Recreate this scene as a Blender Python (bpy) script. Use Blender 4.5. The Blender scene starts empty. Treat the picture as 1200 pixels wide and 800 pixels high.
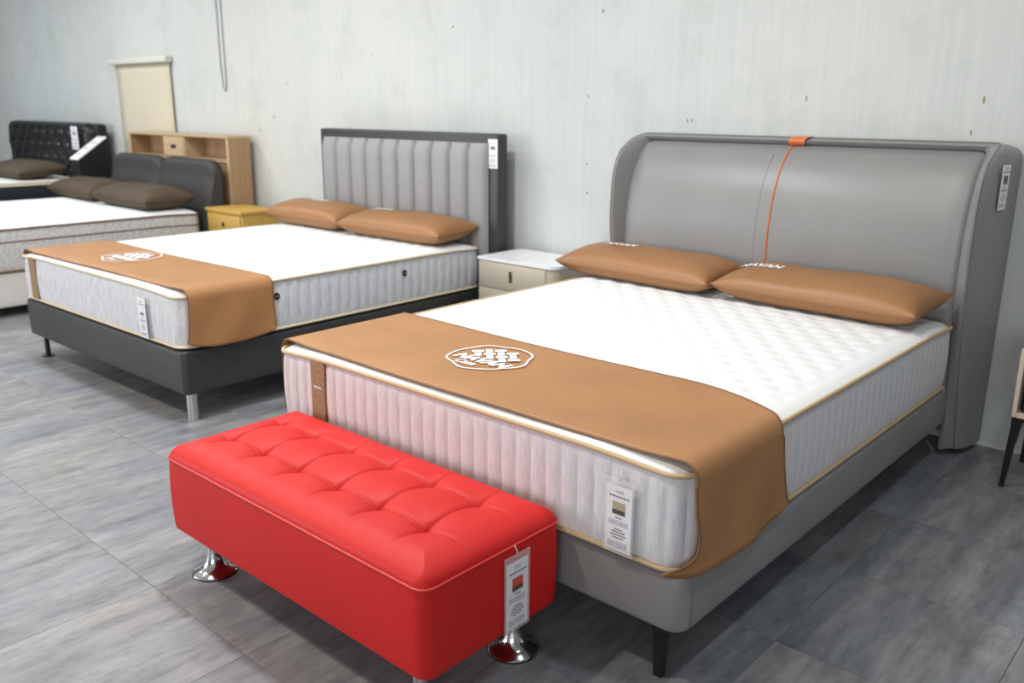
import bpy, bmesh, math, random
from mathutils import Vector, Matrix
random.seed(7)
S = bpy.context.scene
COL = S.collection
PI = math.pi

# ------------------------------------------------------------------ camera, world, lights, exposure
cam = bpy.data.cameras.new('camera'); CAM = bpy.data.objects.new('camera', cam); COL.objects.link(CAM)
_yaw, _pit, _rol = -0.72845, 0.26239, 0.00661
_fw = Vector((math.sin(_yaw)*math.cos(_pit), math.cos(_yaw)*math.cos(_pit), -math.sin(_pit)))
_r = Vector((math.cos(_yaw), -math.sin(_yaw), 0)); _u = _r.cross(_fw)
_r2 = _r*math.cos(_rol) + _u*math.sin(_rol); _u2 = -_r*math.sin(_rol) + _u*math.cos(_rol)
_m = Matrix((_r2, _u2, -_fw)).transposed().to_4x4(); _m.translation = (0.9104, -3.9592, 1.3876)
CAM.matrix_world = _m
cam.sensor_width = 36.0; cam.lens = 1022.2/1200*36
cam.clip_start = 0.05; cam.clip_end = 100
cam.dof.use_dof = True; cam.dof.focus_distance = 2.4; cam.dof.aperture_fstop = 3.0
S.camera = CAM

W = bpy.data.worlds.new('world'); S.world = W; W.use_nodes = True
W.node_tree.nodes['Background'].inputs[0].default_value = (0.95, 0.98, 1.0, 1)
W.node_tree.nodes['Background'].inputs[1].default_value = 0.21

def ceiling_lamp(name, loc, power, color, radius=0.08):
    l = bpy.data.lights.new(name, 'AREA'); l.shape = 'DISK'; l.size = radius*2; l.energy = power; l.color = color
    o = bpy.data.objects.new(name, l); o.location = loc; COL.objects.link(o)
    return o
COOL = (0.88, 0.95, 1.0); WARM = (1.0, 0.90, 0.76)
for (x, y, p) in [(-9.6, -2.2, 46), (-6.9, -2.0, 34), (-4.6, -2.0, 38), (-2.0, -2.05, 56), (0.9, -2.1, 20)]:
    ceiling_lamp('cool_downlight', (x, y, 3.05), p, COOL)
for (x, y, p) in [(-5.6, -3.9, 30), (-3.2, -3.9, 38), (-1.3, -3.7, 46), (-0.5, -1.6, 18), (-3.9, -1.4, 18), (-6.8, -1.4, 16)]:
    ceiling_lamp('warm_downlight', (x, y, 3.05), p, WARM)
# soft panels out of view: window light at left, added fill at right
def front_light(loc, aim, sx, sy, power):
    l = bpy.data.lights.new('daylight_fill', 'AREA'); l.shape = 'RECTANGLE'; l.size = sx; l.size_y = sy; l.energy = power; l.color = (0.96, 0.98, 1.0)
    o = bpy.data.objects.new('daylight_fill', l); COL.objects.link(o); o.location = loc
    o.rotation_euler = (Vector(aim)-Vector(loc)).to_track_quat('-Z', 'Y').to_euler()
front_light((-7.5, -8.5, 1.7), (-2.5, -1.5, .6), 5, 2.4, 320)
front_light((3.2, -8.8, 1.7), (-.6, -1.5, .5), 4, 2.4, 150)  # fill added behind the camera to lighten the right-hand sides

S.view_settings.view_transform = 'Standard'; S.view_settings.look = 'None'
S.view_settings.exposure = -0.28; S.view_settings.gamma = 1.0; S.view_settings.use_curve_mapping = False

# ------------------------------------------------------------------ materials
def mat(name, color, rough=0.5, metal=0.0, spec=0.5, coat=0.0):
    m = bpy.data.materials.new(name); m.use_nodes = True
    b = m.node_tree.nodes['Principled BSDF']
    b.inputs['Base Color'].default_value = (*color, 1); b.inputs['Roughness'].default_value = rough
    b.inputs['Metallic'].default_value = metal; b.inputs['Specular IOR Level'].default_value = spec
    b.inputs['Coat Weight'].default_value = coat
    return m
class NT:
    def __init__(s, m): s.t = m.node_tree; s.b = s.t.nodes['Principled BSDF']
    def n(s, typ, **kw):
        x = s.t.nodes.new(typ)
        for k, v in kw.items(): setattr(x, k, v)
        return x
    def l(s, a, b): s.t.links.new(a, b)
    def coord(s, scale=(1, 1, 1), src='Object', offset=None):
        c = s.n('ShaderNodeTexCoord'); mp = s.n('ShaderNodeMapping'); mp.inputs['Scale'].default_value = scale
        s.l(c.outputs[src], mp.inputs['Vector'])
        if offset is not None: s.l(offset, mp.inputs['Location'])
        return mp.outputs[0]
    def noise(s, vec, scale, detail=4, rough=.55):
        x = s.n('ShaderNodeTexNoise'); x.inputs['Scale'].default_value = scale; x.inputs['Detail'].default_value = detail
        x.inputs['Roughness'].default_value = rough
        s.l(vec, x.inputs['Vector']); return x.outputs['Fac']
    def ramp(s, fac, stops):
        r = s.n('ShaderNodeValToRGB'); e = r.color_ramp.elements
        while len(e) < len(stops): e.new(.5)
        for q, (p, c) in zip(e, stops): q.position = p; q.color = (*c, 1) if len(c) == 3 else c
        s.l(fac, r.inputs[0]); return r.outputs[0]
    def mix(s, fac, a, b, mode='MIX'):
        x = s.n('ShaderNodeMix', data_type='RGBA', blend_type=mode)
        for sock, v in ((x.inputs[0], fac), (x.inputs[6], a), (x.inputs[7], b)):
            if hasattr(v, 'is_output'): s.l(v, sock)
            else: sock.default_value = v if not isinstance(v, tuple) else (*v, 1)
        return x.outputs[2]
    def bump(s, h, strength=.2, dist=.002):
        x = s.n('ShaderNodeBump'); x.inputs['Strength'].default_value = strength; x.inputs['Distance'].default_value = dist
        s.l(h, x.inputs['Height']); s.l(x.outputs[0], s.b.inputs['Normal'])
    def base(s, c): s.l(c, s.b.inputs['Base Color'])

def leather(name, c, rough=.42, var=.12, grain=260, bump=.18):
    m = mat(name, c, rough); t = NT(m); v = t.coord()
    dk = tuple(k*(1-var) for k in c); lt = tuple(min(1, k*(1+var)) for k in c)
    t.base(t.ramp(t.noise(v, 3.5, 3), [(.3, dk), (.7, lt)]))
    vo = t.n('ShaderNodeTexVoronoi'); vo.inputs['Scale'].default_value = grain; t.l(v, vo.inputs['Vector'])
    t.bump(vo.outputs['Distance'], bump, .0015)
    return m
M = {}
M['red'] = leather('red_leather', (0.58, 0.014, 0.012), .50, .05)
M['red'].node_tree.nodes['Principled BSDF'].inputs['Specular IOR Level'].default_value = .3
M['red_seam'] = mat('red_seam', (0.66, 0.04, 0.035), .4)
M['grey'] = leather('grey_leather', (0.235, 0.235, 0.235), .40, .05, bump=.12)
M['grey_welt'] = mat('grey_welt', (0.19, 0.19, 0.185), .45)
M['orange'] = leather('orange_leather', (0.62, 0.16, 0.035), .45, .08)
M['tan'] = leather('tan_leather', (0.37, 0.178, 0.068), .55, .08, bump=.12)
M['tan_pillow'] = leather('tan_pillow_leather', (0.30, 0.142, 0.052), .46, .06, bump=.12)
M['tan_dark'] = mat('tan_hem', (0.20, 0.095, 0.038), .6)
M['tan_seam'] = mat('tan_seam', (0.30, 0.135, 0.05), .55)
M['charcoal'] = leather('charcoal_leather', (0.035, 0.037, 0.038), .45, .1)
M['hb_grey_fabric'] = leather('light_grey_leatherette', (0.285, 0.285, 0.29), .6, .05, bump=.1)
M['dark_uph'] = leather('dark_grey_upholstery', (0.034, 0.032, 0.031), .6, .1)
M['black_uph'] = leather('black_leatherette', (0.008, 0.008, 0.009), .38, .1)
M['brown'] = leather('brown_fabric', (0.066, 0.045, 0.025), .75, .15)
M['white_ink'] = mat('white_print', (0.85, 0.85, 0.87), .6)
M['beige_pipe'] = mat('beige_piping', (0.52, 0.385, 0.225), .7)
M['brown_pipe'] = mat('brown_piping', (0.17, 0.10, 0.06), .7)
M['cream_pipe'] = mat('cream_piping', (0.70, 0.60, 0.42), .7)
M['chrome'] = mat('chrome', (0.75, 0.76, 0.78), .12, 1.0)
M['brushed'] = mat('brushed_steel', (0.62, 0.63, 0.64), .35, 1.0)
M['black_metal'] = mat('black_metal', (0.018, 0.017, 0.016), .4, .3)
M['gold'] = mat('gold_metal', (0.66, 0.50, 0.24), .3, 1.0)
M['black'] = mat('black_plastic', (0.01, 0.01, 0.01), .5)
M['paper'] = mat('paper', (0.82, 0.82, 0.86), .55)
M['ink'] = mat('grey_ink', (0.16, 0.16, 0.2), .7)
M['ink_light'] = mat('pale_ink', (0.52, 0.52, 0.57), .7)
M['photo_a'] = mat('print_photo_bed', (0.42, 0.38, 0.26), .5)
M['photo_b'] = mat('print_photo_dark', (0.09, 0.08, 0.06), .5)
M['photo_red'] = mat('print_photo_red', (0.62, 0.10, 0.05), .5)
M['cord'] = mat('white_cord', (0.8, 0.8, 0.8), .6)
M['beige_lacquer'] = mat('beige_lacquer', (0.50, 0.45, 0.37), .4)
M['pale_oak'] = mat('pale_panel', (0.62, 0.52, 0.42), .5)
M['white_base'] = leather('white_leatherette', (0.66, 0.64, 0.62), .5, .04)
M['blind'] = mat('blind_fabric', (0.60, 0.545, 0.43), .8)
M['blind_bar'] = mat('blind_cassette', (0.62, 0.62, 0.56), .5)
M['ceiling'] = mat('ceiling_paint', (0.62, 0.62, 0.62), .9)
M['navy'] = mat('navy_cover', (0.008, 0.014, 0.024), .7)
M['cable'] = mat('grey_chain', (0.42, 0.43, 0.43), .5)
M['hole'] = mat('nail_hole', (0.03, 0.03, 0.03), .8)
M['rust'] = mat('rust_mark', (0.30, 0.22, 0.10), .8)
M['teal_cloth'] = leather('teal_cloth', (0.03, 0.08, 0.11), .8, .2)
M['ink_cloth'] = leather('ink_cloth', (0.018, 0.024, 0.045), .8, .2)
M['slate_cloth'] = leather('slate_cloth', (0.045, 0.048, 0.055), .8, .2)
M['black_cloth'] = leather('black_cloth', (0.010, 0.010, 0.014), .8, .2)
# clear sleeve
m = mat('clear_sleeve', (0.9, 0.9, 0.92), .15); m.node_tree.nodes['Principled BSDF'].inputs['Alpha'].default_value = .22; M['sleeve'] = m
# marble
m = mat('white_marble', (0.8, 0.8, 0.82), .25); t = NT(m); v = t.coord((1, 1.6, 1))
t.base(t.ramp(t.noise(v, 7, 8, .7), [(.34, (.66, .67, .70)), (.48, (.86, .86, .90)), (.7, (.80, .80, .83))])); M['marble'] = m
# woods
def wood(name, a, b, axis):
    m = mat(name, a, .5); t = NT(m); sc = [26, 26, 26]; sc[axis] = 1.2
    v = t.coord(tuple(sc)); t.base(t.ramp(t.noise(v, 1.0, 5), [(.3, a), (.7, b)])); return m
M['oak'] = wood('oak_veneer', (0.33, 0.20, 0.105), (0.42, 0.27, 0.15), 2)
M['oak_x'] = wood('oak_edge', (0.46, 0.33, 0.19), (0.55, 0.40, 0.25), 0)
M['yellow'] = wood('yellow_pine', (0.50, 0.30, 0.06), (0.60, 0.38, 0.09), 0)
# mattress fabrics
m = mat('white_knit', (0.77, 0.78, 0.79), .85, spec=.2); t = NT(m); t.bump(t.noise(t.coord(), 420, 2), .25, .001); M['knit'] = m
m = mat('heather_border', (0.55, 0.55, 0.58), .9, spec=.2); t = NT(m)
a = t.noise(t.coord((150, 150, 22)), 1.0, 4, .7); b2 = t.noise(t.coord((1.6, 1.6, 1.0)), 1.0, 2)
c1 = t.ramp(a, [(.25, (.56, .555, .58)), (.75, (.74, .735, .75))])
c2 = t.ramp(b2, [(.42, (.98, 1.0, 1.02)), (.62, (1.03, .99, .99))])
t.base(t.mix(1.0, c1, c2, 'MULTIPLY')); t.bump(a, .25, .001); M['heather'] = m
m = mat('pale_border', (0.66, 0.68, 0.72), .9, spec=.2); t = NT(m)
a = t.noise(t.coord((120, 120, 20)), 1.0, 3, .6); t.base(t.ramp(a, [(.3, (.52, .54, .58)), (.7, (.72, .74, .78))])); M['pale_border'] = m
m = mat('speckled_border', (0.55, 0.54, 0.54), .9, spec=.2); t = NT(m)
a = t.noise(t.coord(), 45, 3, .6); t.base(t.ramp(a, [(.35, (.46, .45, .45)), (.65, (.64, .63, .63))])); M['speckled'] = m
m = mat('embroidered_strap', (0.27, 0.16, 0.085), .75); t = NT(m)
a = t.noise(t.coord((1, 1, 1)), 130, 3, .7); t.base(t.ramp(a, [(.45, (.25, .15, .08)), (.72, (.45, .32, .17))])); M['strap'] = m
# wall paint: pale blue-grey with vertical brush streaks, stains and specks
m = mat('wall_paint', (0.55, 0.58, 0.58), .75, spec=.25); t = NT(m)
st = t.noise(t.coord((38, 38, 1.1)), 1.0, 5, .65); cl = t.noise(t.coord((.5, .5, .45)), 1.0, 4, .6); pt = t.noise(t.coord((2.5, 1, 2.2)), 1.0, 6, .7)
c = t.ramp(cl, [(.3, (.53, .565, .565)), (.5, (.58, .60, .585)), (.72, (.605, .605, .575))])
c = t.mix(.5, c, t.ramp(st, [(.3, (.84, .86, .87)), (.7, (1.04, 1.03, 1.02))]), 'MULTIPLY')
c = t.mix(.30, c, t.ramp(pt, [(.36, (.72, .74, .70)), (.5, (1, 1, 1))]), 'MULTIPLY')
vo = t.n('ShaderNodeTexVoronoi'); vo.inputs['Scale'].default_value = 4.5; vo.inputs['Randomness'].default_value = 1
t.l(t.coord((1, 1, .8)), vo.inputs['Vector'])
c = t.mix(t.ramp(vo.outputs['Distance'], [(.018, (.55, .55, .55)), (.032, (0, 0, 0))]), c, (.33, .31, .24))
t.base(c); t.bump(st, .12, .002); M['wall'] = m
# vinyl tiles: grey concrete print with streaks along y and drifting warm / blue tints
def tile_mat(name, per_tile):
    m = mat(name, (0.3, 0.3, 0.31), .38, spec=.45); t = NT(m)
    off = None
    if per_tile:
        oi = t.n('ShaderNodeObjectInfo'); mu = t.n('ShaderNodeVectorMath', operation='SCALE'); cb = t.n('ShaderNodeCombineXYZ')
        for i in range(3): t.l(oi.outputs['Random'], cb.inputs[i])
        t.l(cb.outputs[0], mu.inputs[0]); mu.inputs['Scale'].default_value = 37.0; off = mu.outputs[0]
    s1 = t.noise(t.coord((13, 1.9, 1), offset=off), 1.0, 7, .68)
    s2 = t.noise(t.coord((4, 1.5, 1), offset=off), 1.0, 5, .6)
    s3 = t.noise(t.coord((42, 9, 1), offset=off), 1.0, 6, .75); s4 = t.noise(t.coord((7, 4.5, 1), offset=off), 1.0, 6, .72)
    c = t.ramp(s1, [(.28, (.150, .155, .168)), (.5, (.240, .244, .258)), (.72, (.325, .328, .338))])
    c = t.mix(.55, c, t.ramp(s2, [(.32, (.84, .91, 1.0)), (.5, (.97, .98, 1.0)), (.68, (1.06, 1.01, .93))]), 'MULTIPLY')
    c = t.mix(.55, c, t.ramp(s3, [(.33, (.55, .55, .57)), (.52, (1, 1, 1)), (.7, (1.15, 1.15, 1.15))]), 'MULTIPLY')
    c = t.mix(.6, c, t.ramp(s4, [(.36, (.66, .67, .70)), (.55, (1.04, 1.04, 1.03)), (.68, (1.12, 1.11, 1.08))]), 'MULTIPLY')
    if per_tile:
        c = t.mix(.5, c, t.ramp(oi.outputs['Random'], [(0, (.90, .93, .97)), (.5, (1.0, 1.0, 1.0)), (1, (1.06, 1.04, 1.0))]), 'MULTIPLY')
    t.base(c)
    t.l(t.ramp(s3, [(.3, (.5, .5, .5)), (.7, (.34, .34, .34))]), t.b.inputs['Roughness'])
    t.bump(s3, .08, .001); return m
M['tile'] = tile_mat('vinyl_tile', True)
M['floor'] = mat('floor_screed', (0.06, 0.06, 0.06), .8)
M['floor_far'] = tile_mat('vinyl_far', False)

# ------------------------------------------------------------------ helpers
def link(name, me, m=None, parent=None, smooth=False, loc=None, rot=None):
    o = bpy.data.objects.new(name, me); COL.objects.link(o)
    if m is not None and not me.materials: me.materials.append(M[m] if isinstance(m, str) else m)
    if smooth:
        for p in me.polygons: p.use_smooth = True
    if parent is not None: o.parent = parent
    if loc is not None: o.location = loc
    if rot is not None: o.rotation_euler = rot
    return o
def mesh(name, vs, fs, m, parent=None, smooth=False, **kw):
    me = bpy.data.meshes.new(name); me.from_pydata([tuple(v) for v in vs], [], fs); me.update()
    return link(name, me, m, parent, smooth, **kw)
def bm_obj(name, bm, m, parent=None, smooth=False, **kw):
    me = bpy.data.meshes.new(name); bm.normal_update(); bm.to_mesh(me); bm.free()
    return link(name, me, m, parent, smooth, **kw)
def thing(name, label, cat, loc=(0, 0, 0), rz=0, group=None):
    o = bpy.data.objects.new(name, None); COL.objects.link(o); o.location = loc; o.rotation_euler = (0, 0, rz)
    o.empty_display_size = .05
    return tag(o, label, cat, group)
def tag(o, label, cat, group=None):
    o['label'] = label; o['category'] = cat
    if group: o['group'] = group
    return o
def structure(o): o['kind'] = 'structure'; return o
def box(name, lo, hi, m, parent=None, bev=0.0, seg=2, smooth=False, **kw):
    bm = bmesh.new(); bmesh.ops.create_cube(bm, size=1)
    for v in bm.verts: v.co = Vector([lo[i] + (hi[i]-lo[i])*(v.co[i]+.5) for i in range(3)])
    if bev > 0: bmesh.ops.bevel(bm, geom=bm.edges[:], offset=bev, segments=seg, affect='EDGES', profile=.5)
    o = bm_obj(name, bm, m, parent, smooth, **kw)
    if bev > 0 and not smooth: shade_auto(o)
    return o
def shade_auto(o, ang=40):
    me = o.data
    for p in me.polygons: p.use_smooth = True
    me.set_sharp_from_angle(angle=math.radians(ang))
    return o
def tube_geo(pts, r, n=8, closed=False, r1=None):
    pts = [Vector(p) for p in pts]; N = len(pts); vs = []; fs = []
    tang = []
    for i in range(N):
        a = pts[i-1] if (i > 0 or closed) else pts[i]; b = pts[(i+1) % N] if (i < N-1 or closed) else pts[i]
        tang.append((b-a).normalized())
    ref = Vector((0, 0, 1)) if abs(tang[0].z) < .9 else Vector((1, 0, 0))
    nrm = (ref - tang[0]*ref.dot(tang[0])).normalized()
    for i in range(N):
        nrm = (nrm - tang[i]*nrm.dot(tang[i])).normalized(); bi = tang[i].cross(nrm)
        rr = r if r1 is None else r + (r1-r)*i/(N-1)
        for k in range(n):
            a = 2*PI*k/n; vs.append(pts[i] + nrm*(rr*math.cos(a)) + bi*(rr*math.sin(a)))
    for i in range(N if closed else N-1):
        j = (i+1) % N
        for k in range(n): fs.append((i*n+k, i*n+(k+1) % n, j*n+(k+1) % n, j*n+k))
    if not closed: fs.append(tuple(range(n))[::-1]); fs.append(tuple((N-1)*n+k for k in range(n)))
    return vs, fs
def tube(name, pts, r, m, parent=None, n=8, closed=False, r1=None, **kw):
    vs, fs = tube_geo(pts, r, n, closed, r1); return mesh(name, vs, fs, m, parent, True, **kw)
def lathe(name, prof, m, parent=None, n=28, loc=None):
    vs = []; fs = []
    for (r, z) in prof:
        for k in range(n): vs.append((r*math.cos(2*PI*k/n), r*math.sin(2*PI*k/n), z))
    P = len(prof)
    for i in range(P-1):
        for k in range(n): fs.append((i*n+k, i*n+(k+1) % n, (i+1)*n+(k+1) % n, (i+1)*n+k))
    fs.append(tuple(range(n))[::-1]); fs.append(tuple((P-1)*n+k for k in range(n)))
    o = mesh(name, vs, fs, m, parent, loc=loc); return shade_auto(o, 50)
def interp(tab, x):
    if x <= tab[0][0]: return tab[0][1]
    if x >= tab[-1][0]: return tab[-1][1]
    n = len(tab)
    for i in range(n-1):
        if x <= tab[i+1][0]:
            (x0, y0), (x1, y1) = tab[i], tab[i+1]; h = x1-x0; t = (x-x0)/h
            m0 = (y1-tab[i-1][1])/(x1-tab[i-1][0]) if i > 0 else (y1-y0)/h
            m1 = (tab[i+2][1]-y0)/(tab[i+2][0]-x0) if i+2 < n else (y1-y0)/h
            return (2*t**3-3*t*t+1)*y0 + (t**3-2*t*t+t)*h*m0 + (-2*t**3+3*t*t)*y1 + (t**3-t*t)*h*m1
def rr_outline(x0, x1, y0, y1, r, step=.03, nc=10):
    """rounded rectangle, counter-clockwise, list of (x, y, nx, ny, s)"""
    pts = []
    def seg(ax, ay, bx, by, nx, ny):
        L = math.hypot(bx-ax, by-ay); n = max(1, int(round(L/step)))
        for i in range(n): pts.append((ax+(bx-ax)*i/n, ay+(by-ay)*i/n, nx, ny))
    def arc(cx, cy, a0):
        for i in range(nc):
            a = a0 + PI/2*i/nc; pts.append((cx+r*math.cos(a), cy+r*math.sin(a), math.cos(a), math.sin(a)))
    seg(x0+r, y0, x1-r, y0, 0, -1); arc(x1-r, y0+r, -PI/2)
    seg(x1, y0+r, x1, y1-r, 1, 0); arc(x1-r, y1-r, 0)
    seg(x1-r, y1, x0+r, y1, 0, 1); arc(x0+r, y1-r, PI/2)
    seg(x0, y1-r, x0, y0+r, -1, 0); arc(x0+r, y0+r, PI)
    out = []; s = 0
    for i, p in enumerate(pts):
        if i: s += math.hypot(p[0]-pts[i-1][0], p[1]-pts[i-1][1])
        out.append((*p, s))
    return out
def rings_mesh(name, rings, m, parent=None, closed=True, cap0=False, cap1=False, smooth=True):
    n = len(rings[0]); vs = [p for r in rings for p in r]; fs = []
    for i in range(len(rings)-1):
        for k in range(n if closed else n-1): fs.append((i*n+k, i*n+(k+1) % n, (i+1)*n+(k+1) % n, (i+1)*n+k))
    if cap0: fs.append(tuple(range(n))[::-1])
    if cap1: fs.append(tuple((len(rings)-1)*n+k for k in range(n)))
    o = mesh(name, vs, fs, m, parent)
    if smooth: shade_auto(o, 55)
    return o
def rr_box(name, x0, x1, y0, y1, z0, z1, r, m, parent=None, edge=.015, bulge=0.0):
    """upholstered box: rounded plan corners, rounded top and bottom edges"""
    rings = []; ol = rr_outline(x0, x1, y0, y1, r, .08, 8)
    prof = []
    for i in range(5): a = PI/2*i/4; prof.append((-edge*(1-math.sin(a)), z0+edge*(1-math.cos(a))))
    for i in range(1, 6): q = i/6; prof.append((bulge*math.sin(PI*q), z0+edge+(z1-z0-2*edge)*q))
    for i in range(5): a = PI/2*i/4; prof.append((-edge*(1-math.cos(a)), z1-edge*(1-math.sin(a))))
    for off, z in prof: rings.append([(p[0]+p[2]*off, p[1]+p[3]*off, z) for p in ol])
    return rings_mesh(name, rings, m, parent, cap0=True, cap1=True)
def rrgrid(x0, x1, y0, y1, r, nx, ny, f):
    """grid whose outline is a rounded rectangle; f(x, y, d) -> z with d the distance to the outline"""
    vs = []; fs = []
    for j in range(ny+1):
        # denser rows near the ends
        tj = j/ny; y = y0 + (y1-y0)*(tj - .06*math.sin(2*PI*tj)*.9)
        dy = min(y-y0, y1-y); ins = 0
        if dy < r: ins = r - math.sqrt(max(0, r*r-(r-dy)**2))
        a, b = x0+ins, x1-ins
        for i in range(nx+1):
            ti = i/nx; x = a + (b-a)*(ti - .06*math.sin(2*PI*ti)*.9)
            dx = min(x-x0, x1-x)
            if dx < r and dy < r: d = r - math.hypot(r-dx, r-dy)
            else: d = min(dx, dy)
            vs.append((x, y, f(x, y, max(0, d))))
    for j in range(ny):
        for i in range(nx): k = j*(nx+1)+i; fs.append((k, k+1, k+nx+2, k+nx+1))
    return vs, fs
def text_mesh(s, size, bold=0.0, shear=0.0, align='CENTER'):
    c = bpy.data.curves.new('lettering', 'FONT'); c.body = s; c.size = size; c.align_x = align; c.offset = bold; c.shear = shear; c.resolution_u = 3
    o = bpy.data.objects.new('lettering', c); COL.objects.link(o)
    bpy.context.view_layer.update()
    me = bpy.data.meshes.new_from_object(o.evaluated_get(bpy.context.evaluated_depsgraph_get()))
    vs = [tuple(v.co) for v in me.vertices]; fs = [tuple(p.vertices) for p in me.polygons]
    bpy.data.objects.remove(o); bpy.data.meshes.remove(me); bpy.data.curves.remove(c)
    return vs, fs

# ------------------------------------------------------------------ the room
structure(box('wall_back', (-16, 0, -.02), (6, .12, 3.3), 'wall'))
structure(box('ceiling', (-16, -10, 3.3), (6, .12, 3.4), 'ceiling'))
fl = structure(box('floor', (-16, -10, -.08), (6, 0, -.004), 'floor'))
PT = .4985
tm = None
ix0, ix1 = -21, 3
for i in range(ix0, ix1):
    for j in range(-4, 6):
        x0 = -.93 + i*PT; y0 = -2.935 + j*PT
        if y0 > -.01: continue
        y1 = min(0, y0+PT)
        if y1-y0 < PT-.001:
            box('tile', (x0+.0004, y0+.0004, -.004), (x0+PT-.0004, y1-.001, 0), 'tile', fl, .0007, 1)
            continue
        if tm is None:
            t_ = box('tile', (.0004, .0004, -.004), (PT-.0004, PT-.0004, 0), 'tile', fl, .0007, 1); tm = t_.data; t_.location = (x0, y0, 0)
        else: link('tile', tm, None, fl, loc=(x0, y0, 0))
# the tiled floor goes on beyond what the photograph shows
for (a, b, c, d) in [(-16, -10, -.93+ix0*PT-.001, 0), (-.93+ix0*PT, -10, 6, -2.935-4*PT-.001), (-.93+ix1*PT+.001, -2.935-4*PT, 6, 0)]:
    o = box('tile_field', (a, b, -.004), (c, d, 0), 'floor_far', fl); o['kind'] = 'stuff'
wb = bpy.data.objects['wall_back']
for (x, z, w, h, mm) in [(-2.071, 1.085, .007, .007, 'hole'), (-2.065, .926, .007, .007, 'hole'), (-.838, 1.435, .005, .022, 'rust'), (-.099, 1.428, .006, .026, 'rust'),
                     (-1.993, 1.879, .006, .016, 'hole'), (-2.072, 1.446, .004, .02, 'rust'), (-1.45, 1.33, .004, .02, 'rust'), (-1.425, 1.33, .004, .018, 'rust'), (-.13, 1.30, .004, .02, 'rust'),
                     (-3.9, 1.72, .006, .014, 'rust'), (-3.12, 1.86, .006, .014, 'hole'), (-5.1, 1.3, .006, .03, 'rust'), (-5.3, 1.2, .006, .025, 'rust'), (-4.9, 1.55, .006, .02, 'rust')]:
    box('nail_mark', (x-w/2, -.0025, z-h/2), (x+w/2, .001, z+h/2), mm, wb, .001, 1)
tr = structure(box('trim_1', (-16, -.006, 0), (6, 0, .018), mat('trim_white', (.6, .62, .62), .6)))

# ------------------------------------------------------------------ shared builders
def make_mattress(name, label, loc, rz, w, L, h, side, pipe, group, pipe_r=.006, pitch=.055, amp=.005, r=.07, crown=.014, puff=.010, pp=.115, levels=None, border=.05, side_amp=1):
    t = thing(name, label, 'mattress', loc, rz, group)
    def droop(x, y):   # corners settle a little
        d = math.hypot(min(x+w, -x), min(y, L-y)); return -.012*math.exp(-(d/.18)**2)
    ol = rr_outline(-w, 0, 0, L, r, pitch/8, 14)
    rings = []; NZ = 12
    for k in range(NZ+1):
        q = k/NZ; z = .012 + (h-.024)*q; ring = []
        for (x, y, nx, ny, s) in ol:
            ch = abs(math.sin(PI*s/pitch))**.35
            off = -.008 + .010*math.sin(PI*q)**.5 + amp*(ch-1)*min(1, 5*q, 5*(1-q))*(1 if abs(ny) > .5 else side_amp)
            ring.append((x+nx*off, y+ny*off, z + droop(x, y)*q))
        rings.append(ring)
    rings_mesh('side_border', rings, side, t, cap0=True)
    for z in (levels or (.012, h-.010)):
        q = z/h
        pts = [(x-nx*(.001 if q > .3 else .003), y-ny*(.001 if q > .3 else .003), z + droop(x, y)*q) for (x, y, nx, ny, s) in rr_outline(-w, 0, 0, L, r, .04, 12)]
        tube('piping', pts, pipe_r, pipe, t, 8, True)
    def ztop(x, y, d):
        e = 1-(1-min(1, d/.05))**2
        z = h-.012 + crown*e + droop(x, y)*(1-min(1, d/.25))
        k = min(1, max(0, (d-border)/.04))
        if k > 0:
            ry = pp*.62; j0 = math.floor(y/ry); r = 9
            for j in (j0, j0+1):
                ph = .5*(j % 2); i = round(x/pp-ph)
                r = min(r, math.hypot(x-(i+ph)*pp, (y-j*ry)*1.25))
            z += puff*k*(.45*min(1, r/(pp*.5)) - .75*math.exp(-(r/.017)**1.3))
        return z
    vs, fs = rrgrid(-w+.004, -.004, .004, L-.004, r, 190, 220, ztop)
    mesh('quilted_top', vs, fs, 'knit', t, True)
    return t

def emblem_geo(R):
    """round woven-basket emblem, flat, x right, y up: list of (verts2d, faces)"""
    V = []; F = []
    def quad(c):
        k = len(V); V.extend(c); F.append(tuple(range(k, k+len(c))))
    n = 72
    def rad(a): return R*(1 + .035*math.cos(5*a+.6) + .02*math.cos(8*a))
    for i in range(n):
        a, b = 2*PI*i/n, 2*PI*(i+1)/n
        r0, r1 = rad(a), rad(b); w = .055
        quad([(r0*math.cos(a), r0*math.sin(a)), (r1*math.cos(b), r1*math.sin(b)), (r1*(1-w)*math.cos(b), r1*(1-w)*math.sin(b)), (r0*(1-w)*math.cos(a), r0*(1-w)*math.sin(a))])
    p = R*.27; c45 = math.cos(PI/4)
    for i in range(-5, 6):
        for j in range(-5, 6):
            cx, cy = i*p, j*p; ex = (cx-cy)*c45; ey = (cx+cy)*c45
            if math.hypot(ex, ey) > R*.72 or ey < -R*.06: continue
            L_, W_ = (p*.52, p*.31)
            if (i+j) % 2: hx, hy = L_, W_
            else: hx, hy = W_, L_
            for (qx0, qx1, qy0, qy1) in ([(-hx, hx, -hy, hy)]):
                cs = [(cx+qx0, cy+qy0), (cx+qx1, cy+qy0), (cx+qx1, cy+qy1), (cx+qx0, cy+qy1)]
                quad([((a-b)*c45, (a+b)*c45) for a, b in cs])
    vs, fs = text_mesh('NAVAN', R*.44, .0035*R/.13, .25); k = len(V)
    V.extend([(x+R*.02, y-R*.46) for x, y, z in vs]); F.extend([tuple(i+k for i in f) for f in fs])
    vs, fs = text_mesh('Casa', R*.32, .0012, .3); k = len(V)
    V.extend([(x-R*.16, y-R*.76) for x, y, z in vs]); F.extend([tuple(i+k for i in f) for f in fs])
    return V, F

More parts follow.
